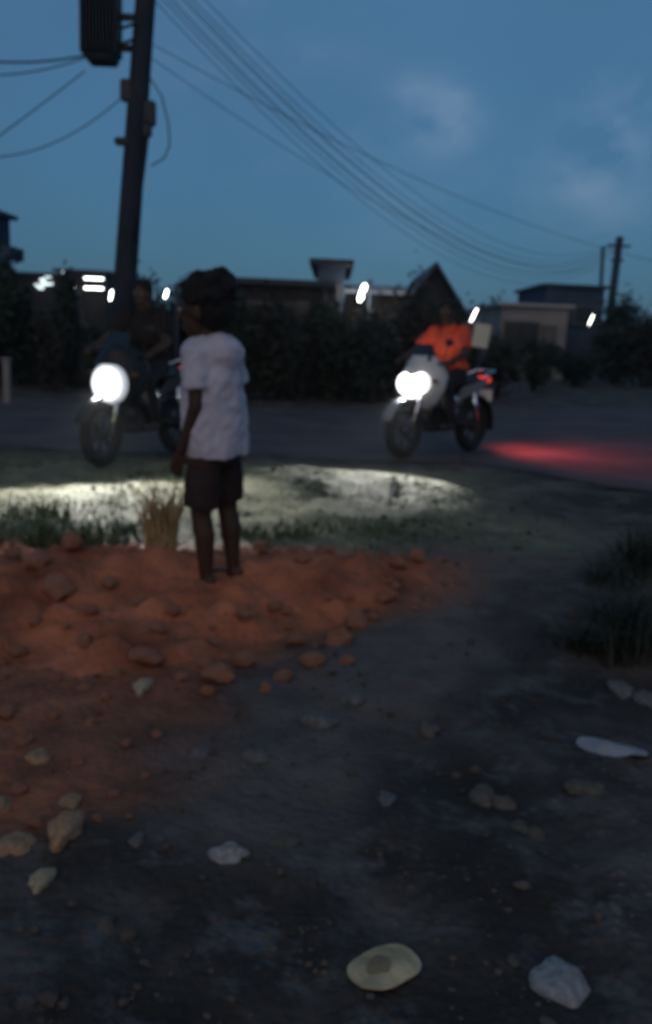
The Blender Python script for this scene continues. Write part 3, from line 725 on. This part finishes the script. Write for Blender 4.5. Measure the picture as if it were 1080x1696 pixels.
# --- rider
def make_rider(bc, ang, m_shirt, m_trou, look, label):
    rd = empty('person', (bc.x, bc.y, .007), ang)
    body, hairb, sh_, tr_, sx = MB(), MB(), MB(), MB(), MB()
    pel, che, nek = V((-.20, 0, .88)), V((-.10, 0, 1.17)), V((-.05, 0, 1.36))
    body.sphere(pel, (.12, .15, .11)); body.sphere((pel + che) / 2, (.11, .14, .20)); body.sphere(che, (.115, .165, .18)); body.chain([che + V((0, 0, .12)), nek + V((.01, 0, .06))], [.06, .052])
    for s in (-1, 1):
        shd, elb, wri = V((-.07, s * .185, 1.29)), V((.09, s * .32, 1.08)), V((.285, s * .315, 1.01))
        body.chain([shd, elb, wri], [.055, .042, .03]); hand(body, wri, V((.9, 0, -.25)), V((.0, 0, -1)), s, 1.0, .95)
        hp, kn, an = V((-.17, s * .09, .86)), V((.22, s * .19, .74)), V((.02, s * .165, .36))
        body.chain([hp, kn], [.085, .058]); body.chain([kn, kn.lerp(an, .3) + V((-.02, 0, 0)), an], [.056, .058, .036])
        body.chain([an + V((-.02, 0, -.03)), an + V((.16, s * .015, -.035))], [.034, .028])
        sx.chain([an + V((-.03, 0, -.035)), an + V((.09, s * .01, -.040)), an + V((.18, s * .018, -.042))], [.040, .040, .032])
        tr_.chain([hp, kn], [.098, .074]); tr_.chain([kn, an + V((0, 0, .03))], [.072, .055])
        sh_.tube([shd + V((-.0, -.06 * s, .01)), shd, shd.lerp(elb, .75)], [.078, .078, .07], 14); sh_.sphere(shd, .078)
    head(body, hairb, rd, V((-.01, 0, 1.505)), look, 1.0, M_EYE, 1.06)
    fuse(body, 'body', M_SKIN, rd, .008, 2); fuse(hairb, 'hair', M_HAIR, rd, .011, 1, .004, 60)
    sh_.sphere(pel + V((0, 0, .06)), (.145, .175, .12)); sh_.sphere((pel + che) / 2 + V((0, 0, .02)), (.135, .17, .21)); sh_.sphere(che, (.14, .20, .19)); sh_.tube([che + V((0, 0, .12)), nek + V((0, 0, .015))], [.10, .07], 16)
    fuse(sh_, 'shirt', m_shirt, rd, .014, 3, .015, 8)
    tr_.sphere(pel + V((0, 0, -.01)), (.14, .165, .10)); fuse(tr_, 'trousers', m_trou, rd, .014, 2, .008, 9); fuse(sx, 'shoes', M_SHOE, rd, .012, 2)
    return tag(rd, label, 'person')

hot_core(M_LIT, 30, .20, .23, (0, 1, 1), (.5, 0, .715)); hot_core(M_LIT2, 26, .40, .31, (0, 1, 1), (.5, 0, .77))
M_DFAIR = mat('black_fairing', (.012, .014, .020), .45, .2, 4); M_BROWNT = mat('dark_cotton', (.014, .009, .008), .9, .2, 6, .15)
a_ = make_bike(gnd(662, 761), gnd(780, 747), M_WFAIR, M_GREYP, M_LIT2, 520, (2.12, .66, 0), 27, 2.4, 170, 'white faired motorbike with glowing headlight ridden in from the right')
make_rider(*a_, M_REDT, M_TROU, V((.95, .30, -.12)), 'person in an orange red shirt riding the white motorbike')
a_ = make_bike(gnd(172, 774), gnd(288, 750), M_DFAIR, M_BLACK, M_LIT, 520, (1.88, .95, 0), 30, 3.2, 0, 'black motorbike with glaring headlight coming up behind the standing person', True)
make_rider(*a_, M_BROWNT, M_TROU, V((.9, .1, -.12)), 'person in dark clothes riding the black motorbike at left')

# ------------------------------------------------------------------ power pole, transformer, wires
M_CONC = mat('weathered_pole', (.022, .027, .036), .9, .25, 3, .4); M_STEEL = mat('dark_steel', (.03, .035, .04), .6, .2, 6); M_TRAF = mat('transformer_paint', (.022, .026, .030), .6, .2, 5)
M_WIRE = mat('wire', (.015, .017, .022), .7, .1, 5); M_PORC = mat('brown_porcelain', (.05, .03, .02), .4, .1, 8)
PD = 12.0
p1, p2 = at(207, 470, PD), at(241, 0, PD); dr = (p2 - p1) / (p2.z - p1.z)
def pole_pt(z): return p1 + dr * (z - p1.z)
pb_ = pole_pt(0); pole = empty('utility_pole', pb_)
MB().tube([pole_pt(z) - pb_ for z in (-.3, 2, 4, 6, 8.6)], [.165, .150, .135, .12, .10], 14).build('shaft', M_CONC, pole, True)
def pz(px, py): return at(px, py, PD)
for (zc, ln) in ((8.3, 1.1), (7.5, .9)):
    c = pole_pt(zc) - pb_; MB().box(c + V((0, -.14, 0)), (ln * 2, .09, .11), None, .008).build('crossarm', M_STEEL, pole)
for (px, py, w, h) in ((212, 152, .16, .26), (250, 190, .14, .30), (206, 236, .22, .09), (246, 215, .10, .20)):
    c = pz(px, py) - pb_; MB().box(c + V((0, -.05, 0)), (w, .14, h), None, .02).build('junction_box', M_STEEL, pole)
cb = [pz(248, 175), pz(247, 230), pz(240, 290), pz(232, 340), pz(224, 400)]
MB().tube([c - pb_ + V((0, -.10, 0)) for c in cb], .022, 8).build('down_cable', M_WIRE, pole, True)
tag(pole, 'tall leaning utility pole carrying the transformer at upper left', 'utility pole')
tb, tt = pz(165, 104), pz(170, -25); tw = (pz(195, 60) - pz(135, 60)).length
tr = empty('transformer', ((tb.x + tt.x) / 2, PD, tb.z)); th = tt.z - tb.z
MB().box((0, 0, th / 2), (tw * .82, .42, th), None, .03).build('tank', M_TRAF, tr)
for k in range(9):
    MB().box((-tw * .36 + tw * .72 * k / 8, -.26, th / 2 - .03), (.012, .12, th * .78)).build('cooling_fin', M_TRAF, tr)
for s in (-1, 1): MB().box((s * tw * .46, 0, th / 2), (tw * .10, .34, th * .84), None, .02).build('radiator', M_TRAF, tr)
MB().box((0, 0, th + .03), (tw * .92, .50, .06), None, .01).build('lid', M_TRAF, tr)
for k in range(3):
    MB().tube([(-.16 + .16 * k, 0, th + .05), (-.16 + .16 * k, 0, th + .12), (-.16 + .16 * k, 0, th + .2), (-.16 + .16 * k, 0, th + .33)], [.05, .06, .035, .02], 10).build('bushing', M_PORC, tr, True)
ptz = pole_pt(tb.z + th * .35)
for q in (.22, .62):
    e = pole_pt(tb.z + th * q) - V(tr.location); MB().box((e.x / 2 + tw * .18, .05, th * q), (abs(e.x) - tw * .3, .08, .07)).build('bracket_arm', M_STEEL, tr)
for q in (.3, .5):
    e = pole_pt(tb.z + th * q) - V(tr.location); MB().tube([(tw * .40, -.1, th * q), (tw * .62, -.16, th * (q - .1)), (e.x - .06, -.1, th * q)], .02, 8).build('bushing_lead', M_WIRE, tr, True)
tag(tr, 'dark box transformer hung on the left of the utility pole', 'transformer')

# far poles at right
M_FPOLE = mat('far_pole', (.03, .04, .055), .9, .2, 3)
def far_pole(xa, ya, xb, yb, Y, r, label, arm=True):
    a, b = at(xa, ya, Y), at(xb, yb, Y); d = (b - a) / (b.z - a.z); base = a - d * a.z
    e = empty('utility_pole', base); MB().tube([(0, 0, 0), b - base], [r * 1.25, r], 10).build('shaft', M_FPOLE, e, True)
    if arm:
        for q in (.35, .9): c = b - base - d * q; MB().box(c, (.9 if q < .5 else .5, .08, .09)).build('crossarm', M_FPOLE, e)
    tag(e, label, 'utility pole'); return b
FP = far_pole(1013, 500, 1027, 392, 36, .14, 'far utility pole standing above the dark roof at right')
far_pole(995, 480, 999, 408, 52, .10, 'thin fainter pole just left of the far utility pole', False)

def wire(a, b, sag, r, label, group, n=28, name='power_line'):
    a, b = V(a), V(b); pts = []
    for i in range(n + 1):
        t = i / n; p = a.lerp(b, t); p.z -= sag * 4 * t * (1 - t); pts.append(p)
    return tag(MB().tube(pts, r, 6).build(name, M_WIRE, None, True), label, 'wire', group)
pa = lambda z: pole_pt(z) + V((.05, -.1, 0))
wires = [(5.72, 0, 2.0), (5.60, -.10, 2.05), (5.50, -.2, 2.15), (5.38, -.28, 2.2), (5.28, -.36, 2.3), (5.85, .02, 1.85), (5.66, -.05, 2.1), (5.44, -.25, 2.1)]
for i, (z, dz, sg) in enumerate(wires):
    wire(pa(z), FP + V((0, 0, dz - .1)), sg, .0055, 'dark cable of the bundle sagging from the near pole to the far one', 'cables of the sagging bundle')
wire(pa(4.6), FP + V((0, 0, -1.1)), 1.1, .005, 'thin wire hanging lowest between the two poles', None)
wire(pa(4.75), at(1500, 420, 30), 1.6, .005, 'thin wire running off to the right below the bundle', None)
wire(pz(140, 92), at(-300, 20, 10.5), .25, .013, 'thick cable from the transformer to the upper left', None)
wire(pz(140, 96), at(-300, 50, 10.5), .32, .009, 'second cable just under the thick one at upper left', None)
wire(pz(140, 118), at(-260, 400, 9.5), .05, .008, 'cable slanting down to the left edge below the transformer', None)
wire(pole_pt(4.3), at(-300, 130, 11), .9, .008, 'slack thin wire leaving the pole to the left', None)
lp = [pz(248, 128), pz(268, 160), pz(279, 205), pz(281, 240), pz(272, 262), pz(250, 275)]
tag(MB().tube(lp, .010, 6).build('cable_loop', M_WIRE, None, True), 'short loop of cable hanging right of the near pole', 'cable')

# ------------------------------------------------------------------ background buildings
M_WALLD = mat('dark_plaster', (.030, .027, .026), .9, .3, 1.2, .3); M_WALLP = mat('pale_plaster', (.22, .205, .20), .9, .2, 1.0, .3); M_ROOFD = mat('dark_sheet_roof', (.030, .038, .050), .6, .25, 1.5)
M_ROOFP = mat('pale_sheet_roof', (.30, .30, .31), .5, .2, 1.2); M_WIN = mat('window_dark', (.012, .014, .018), .15, .1, 3); M_FRAME = mat('window_frame', (.10, .09, .08), .7, .2, 4); M_BLUEW = mat('blue_grey_wall', (.035, .055, .085), .9, .25, 1.2)
def house(name, x0, x1, ytop, Y, depth, wallm, roofm, label, kind='flat', yeave=None, wins=(), door=None, cat='building', slope=.6):
    """x0..x1, ytop in the photograph give the front at distance Y; stands on the ground there"""
    a, b = at(x0, ytop, Y), at(x1, ytop, Y); zt = (a.z + b.z) / 2; wd = b.x - a.x; e = empty(name, ((a.x + b.x) / 2, Y, 0))
    ze = zt if kind == 'flat' else zt - slope
    MB().box((0, depth / 2, ze / 2), (wd, depth, ze)).build('wall', wallm, e)
    if kind == 'flat': MB().box((0, depth / 2, ze + .05), (wd + .4, depth + .4, .12), None, .01).build('roof', roofm, e)
    elif kind == 'gable':          # gable facing us
        vs = [(-wd / 2 - .2, -.25, ze - .05), (0, -.25, zt), (wd / 2 + .2, -.25, ze - .05), (wd / 2 + .2, -.25, ze - .15), (0, -.25, zt - .12), (-wd / 2 - .2, -.25, ze - .15)]
        n = 6; vs += [(x, depth + .25, z) for x, y, z in vs]
        MB().add(vs, [tuple(range(n)), tuple(range(n, 2 * n))] + [(i, (i + 1) % n, (i + 1) % n + n, i + n) for i in range(n)]).build('roof', roofm, e)
        MB().add([(-wd / 2, 0.002, ze), (wd / 2, .002, ze), (0, .002, zt - .13), (-wd / 2, .2, ze), (wd / 2, .2, ze), (0, .2, zt - .13)], [(0, 1, 2), (3, 4, 5), (0, 1, 4, 3), (1, 2, 5, 4), (2, 0, 3, 5)]).build('gable', wallm, e)
    elif kind == 'shed':           # single slope rising to the back: its top shows the sheeting
        MB().add([(-wd / 2 - .25, -.35, ze), (wd / 2 + .25, -.35, ze), (wd / 2 + .25, depth + .2, zt), (-wd / 2 - .25, depth + .2, zt), (-wd / 2 - .25, -.35, ze + .06), (wd / 2 + .25, -.35, ze + .06), (wd / 2 + .25, depth + .2, zt + .06), (-wd / 2 - .25, depth + .2, zt + .06)],
                 [(0, 1, 2, 3), (4, 5, 6, 7), (0, 1, 5, 4), (1, 2, 6, 5), (2, 3, 7, 6), (3, 0, 4, 7)]).build('roof', roofm, e)
        nr = int(wd / .35)
        rb = MB()
        for k in range(nr):
            x = -wd / 2 + wd * (k + .5) / nr; rb.tube([(x, -.35, ze + .07), (x, depth + .2, zt + .07)], .025, 5)
        rb.build('roof_ribs', roofm, e)
    for (u, z, w, h) in wins:
        q = MB().box((u * wd, -.02, z), (w + .12, .06, h + .12)).build('window', M_FRAME, e); MB().box((u * wd, -.055, z), (w, .02, h)).build('pane', M_WIN, q)
        MB().box((u * wd, -.08, z - h / 2 - .09), (w + .25, .14, .05)).build('sill', wallm, q)
    if door: MB().box((door[0] * wd, -.03, door[1] / 2), (.85, .06, door[1])).build('door', M_FRAME, e)
    return tag(e, label, cat)
house('shed', 380, 540, 472, 18.5, 4, M_WALLD, M_ROOFD, 'long low dark shed with flat roof right of the person', 'flat', wins=((-.25, 1.5, .7, .6), (.2, 1.5, .7, .6)), door=(.42, 1.9))
house('house', 527, 572, 438, 21, 5, M_BLUEW, M_ROOFD, 'narrow taller dark block beside the low shed', 'flat', wins=((0, 2.1, .3, .5),))
house('house', 574, 700, 456, 22, 5, M_WALLD, M_ROOFP, 'house with pale metal roof behind the bright lamp', 'shed', wins=((-.2, 1.5, .6, .7), (.25, 1.5, .6, .7)), slope=.45)
house('house', 676, 768, 434, 20, 5, M_WALLD, M_ROOFD, 'dark gabled house behind the rider', 'gable', wins=((0, 1.6, .6, .7),), slope=1.1)
house('house', 832, 942, 508, 34, 6, M_WALLP, M_ROOFP, 'pale walled low house at the right', 'flat', wins=((-.32, 1.6, .6, .9), (-.05, 1.6, .6, .9)), door=(.18, 2.0))
house('house', 906, 1002, 476, 39, 6, M_BLUEW, M_ROOFD, 'dark flat roofed house behind the pale low house', 'flat', wins=((-.25, 2.6, .8, .7), (.2, 2.6, .8, .7)))
house('house', 770, 836, 506, 44, 6, M_WALLP, M_ROOFD, 'small distant pale house between rider and right houses', 'gable', wins=((.1, 1.6, .7, .7),), slope=.7)
e = house('house', -260, -18, 346, 26, 1.6, M_BLUEW, M_ROOFD, 'tall dark building cut by the left edge', 'flat', wins=((.40, 4.6, .5, .9), (.40, 2.4, .5, .9)))
c0, c1 = at(-30, 418, 25.4), at(28, 418, 25.4)
MB().box(((c0.x + c1.x) / 2 - e.location.x, -.55, c0.z), (c1.x - c0.x, 1.08, .34), None, .02).build('balcony', M_BLUEW, e)
e = house('house', 0, 96, 456, 34, 1.5, M_WALLD, M_ROOFD, 'low dark house with small lit windows at far left', 'flat')
M_LAMP = mat('lit_tube', (1, 1, 1), .4, 0, 3, emit=(.95, 1.0, .97), estr=5); M_LAMPW = mat('lit_window', (.8, .85, .85), .4, 0, 3, emit=(.75, .9, .92), estr=1.6)
for (px, py, w, h) in ((70, 464, .17, .12), (79, 458, .22, .09), (74, 470, .26, .10), (67, 476, .2, .12), (84, 470, .12, .08), (60, 472, .1, .08)):
    c = at(px, py, 33.9) - V(e.location); MB().box((c.x, -.06, c.z), (w, .10, h)).build('lit_window', M_LAMPW, e)
e = house('house', 96, 176, 451, 40, 2, M_WALLD, M_ROOFD, 'low dark building with two lit tubes left of the pole', 'flat', wins=((-.2, 1.4, .8, .8),))
for (py) in (461, 477):
    c0, c1 = at(140, py, 39.7), at(171, py + 1, 39.7); cx = (c0 + c1) / 2 - V(e.location)
    MB().box((cx.x, -.22, cx.z), (c1.x - c0.x + .1, .06, .14)).build('tube_housing', M_FRAME, e)
    MB().tube([(cx.x - (c1.x - c0.x) / 2, -.30, cx.z), (cx.x + (c1.x - c0.x) / 2, -.30, cx.z)], .05, 10).build('lit_tube', M_LAMP, e, True)

# lamps: a lit tube bulb on a short arm on a thin post
M_LAMP2 = mat('lit_bulb', (1, 1, 1), .4, 0, 3, emit=(1.0, .99, .93), estr=9)
def lamp(px, py, Y, ln, r, lean, label, m=M_LAMP2, watts=0):
    c = at(px, py, Y); e = empty('lamp_post', (c.x + .18, Y + .12, 0))
    MB().tube([(0, 0, 0), (0, 0, c.z + ln * .5 + .12)], [.045, .035], 8).build('post', M_FPOLE, e, True)
    MB().tube([(0, 0, c.z + ln * .5 + .06), (-.18 + lean * .5 * ln, -.12, c.z + ln * .5 + .05)], .02, 6).build('arm', M_FPOLE, e)
    t, b = V((-.18 + lean * ln * .5, -.12, c.z + ln * .5)), V((-.18 - lean * ln * .5, -.12, c.z - ln * .5))
    MB().tube([t, t.lerp(b, .15), t.lerp(b, .8), b], [r * .5, r, r, r * .55], 10).build('bulb', m, e, True)
    if watts:
        l = bpy.data.lights.new('bulb_light', 'POINT'); l.energy = watts; l.shadow_soft_size = .08; l.color = (1, .97, .9)
        o = bpy.data.objects.new('bulb_light', l); COL.objects.link(o); o.parent = e; o.location = b.lerp(t, .5) + V((0, -.25, 0))
    return tag(e, label, 'lamp')
lamp(600, 485, 21.0, .40, .055, .30, 'brightest lamp post before the pale roofed house', watts=26)
lamp(785, 522, 17.5, .26, .014, .42, 'thin lamp post right of the rider')
lamp(979, 530, 33, .38, .018, .35, 'small lamp post before the dark house at right')
lamp(122, 483, 38, .40, .04, .25, 'small lamp post below the two lit tubes at left')
lamp(103, 455, 38, .36, .03, .30, 'faint lamp post above the low houses at left', M_LAMPW)
lamp(184, 489, 16, .18, .018, .20, 'lamp post at the left side of the van roof')
lamp(275, 487, 16, .15, .020, .30, 'lamp post showing left of the standing person')
# pale roadside things
g = gnd(13, 668); pp = empty('marker_post', g); MB().box((0, 0, .32), (.10, .10, .64), None, .01).build('post', M_WALLP, pp); MB().box((0, 0, .66), (.13, .13, .05), None, .01).build('cap', M_WALLP, pp)
tag(pp, 'pale marker post beside the road at the left edge', 'post')
sb0, sb1 = at(782, 575, 13.5), at(812, 537, 13.5); sb = empty('sign_board', ((sb0.x + sb1.x) / 2, 13.5, 0))
MB().box((0, 0, (sb0.z + sb1.z) / 2), (sb1.x - sb0.x, .03, sb1.z - sb0.z), Matrix.Rotation(.12, 3, 'Y'), .004).build('panel', mat('cream_board', (.55, .53, .42), .7, .1, 4), sb)
MB().tube([(0, .04, 0), (0, .04, sb1.z)], .025, 8).build('post', M_FPOLE, sb); tag(sb, 'cream board on a post behind the shoulder of the rider', 'sign')

# ------------------------------------------------------------------ trees and hedges: trunk, limbs and many leaves
M_BARK = mat('bark', (.045, .035, .028), .95, .3, 6, .5); M_LEAF = [leafmat('leaf_a', (.020, .028, .015)), leafmat('leaf_b', (.026, .026, .016)), leafmat('leaf_c', (.016, .024, .017))]
def leaves(mb, c, rad, n, ls, seed):
    rnd = random.Random(seed); cl = []
    for _ in range(max(8, n // 110)):
        while True:
            p = V((rnd.uniform(-1, 1), rnd.uniform(-1, 1), rnd.uniform(-1, 1)))
            if .15 < p.length < .82: break
        cl.append((V((p.x * rad[0], p.y * rad[1], p.z * rad[2])), rnd.uniform(.16, .36)))
    for _ in range(n):
        cc, cr_ = rnd.choice(cl); q = V((rnd.gauss(0, 1), rnd.gauss(0, 1), rnd.gauss(0, 1))) * .5
        p = V(c) + cc + V((q.x * rad[0], q.y * rad[1], q.z * rad[2])) * cr_ * 1.6
        if p.z < .02: p.z = .02 + rnd.random() * .2
        u = V((rnd.uniform(-1, 1), rnd.uniform(-1, 1), rnd.uniform(-1, 1))).normalized(); w = u.orthogonal().normalized(); s = ls * rnd.uniform(.6, 1.3)
        mb.add([p - u * s, p + w * s * .45, p + u * s, p - w * s * .45], [(0, 1, 2, 3)])
def tree(px0, px1, ytop, Y, label, name='bush', cat='bush', n=1900, ls=.075, low=.1, seed=1, group=None, mi=0):
    a, b = at(px0, ytop, Y), at(px1, ytop, Y); zt = (a.z + b.z) / 2; rxx = (b.x - a.x) / 2; e = empty(name, ((a.x + b.x) / 2, Y, 0))
    zc, rz = (zt + low) / 2, (zt - low) / 2
    mb = MB(); leaves(mb, (0, 0, zc), (rxx, min(rxx, 1.4), rz), n, ls, seed)
    me = bpy.data.meshes.new('crown'); me.from_pydata(mb.v, [], mb.f); me.materials.append(M_LEAF[mi]); link('crown', me, e)
    tk = MB(); rnd = random.Random(seed); tk.tube([(0, 0, -.05), (.03, 0, zc * .6), (.0, .02, zc)], [.035 + .02 * zt, .03 + .012 * zt, .02 + .008 * zt], 8)
    for k in range(6):
        an = k * 1.05 + rnd.random(); tk.tube([(.02, 0, zc * (.5 + .08 * k)), (math.cos(an) * rxx * .35, math.sin(an) * .4, zc * (.8 + .1 * k)), (math.cos(an) * rxx * .6, math.sin(an) * .6, zc + rz * .4 * rnd.random())], [.02 + .006 * zt, .018, .008], 6)
    tk.build('trunk', M_BARK, e, True)
    return tag(e, label, cat, group)
tree(-60, 44, 440, 17, 'dark tree at the left edge', 'tree', 'tree', 3200, .09, .1, 11)
tree(58, 112, 512, 16.5, 'dark bush between the left tree and the round one', n=1800, seed=12, mi=1)
tree(92, 130, 446, 17.5, 'small round topped tree left of the pole', 'tree', 'tree', 2200, .085, .1, 13, mi=2)
tree(134, 200, 522, 16.2, 'dark bush behind the van at the foot of the pole', n=1800, seed=14)
tree(195, 285, 476, 17.0, 'broad dark bush behind the roof of the van', n=2600, seed=15, mi=1)
tree(262, 350, 468, 17.5, 'dark bush behind the head of the person', n=2400, seed=16, mi=2)
tree(350, 440, 492, 16.4, 'dark bush just right of the head of the person', n=2400, seed=17)
tree(425, 520, 500, 16.4, 'dark bush before the low flat shed', n=2600, seed=18, mi=1)
tree(505, 590, 488, 17.0, 'dark bush before the narrow block', n=2400, seed=19)
tree(575, 670, 512, 17.0, 'dark bush under the brightest lamp', n=2400, seed=20, mi=2)
tree(650, 745, 470, 17.4, 'dark bush behind the head of the rider', n=2800, seed=21, mi=1)
tree(725, 800, 520, 17.8, 'low dark bush right behind the rider', n=2200, seed=22)
tree(790, 870, 556, 20, 'low bush nearest right of the motorbike', n=1800, seed=23, mi=1)
tree(850, 930, 560, 24, 'low bush before the pale house', n=1900, seed=24)
tree(915, 1000, 566, 28, 'low bush before the small lamp at right', n=2000, ls=.10, seed=25, mi=2)
tree(985, 1075, 502, 31, 'dark tree under the far pole', 'tree', 'tree', 3000, .13, .1, 26)
tree(1045, 1130, 520, 30, 'dark tree at the right edge', 'tree', 'tree', 2800, .13, .1, 27, mi=1)
tree(800, 850, 500, 40, 'slender dim tree beside the distant pale house', 'tree', 'tree', 1800, .12, .5, 28, mi=2)
# a low earth wall closes the gap under the bushes
wl = empty('boundary_wall', (-3.4, 18.2, 0)); MB().box((0, 0, .55), (11, .2, 1.1)).build('wall', M_WALLD, wl); MB().box((0, 0, 1.13), (11.1, .28, .06)).build('coping', M_WALLD, wl)
tag(wl, 'low dark boundary wall behind the row of bushes', 'wall')

# ------------------------------------------------------------------ thin dusty air, added so the headlights glow
USE_HAZE = True
if USE_HAZE:
    hz = MB().box((0, 400, 9), (1240, 1040, 20)).build('haze', M_WIRE)
    hm = bpy.data.materials.new('haze'); hm.use_nodes = True; hm.node_tree.nodes.clear()
    ho_ = hm.node_tree.nodes.new('ShaderNodeOutputMaterial'); pv = hm.node_tree.nodes.new('ShaderNodeVolumePrincipled')
    pv.inputs['Color'].default_value = (.9, .93, .97, 1); pv.inputs['Density'].default_value = .0011; pv.inputs['Anisotropy'].default_value = .85
    hm.node_tree.links.new(pv.outputs[0], ho_.inputs['Volume']); hz.data.materials.clear(); hz.data.materials.append(hm)
    tag(hz, 'thin dusty evening air added over the whole place for headlight glow', 'haze', kind='stuff')
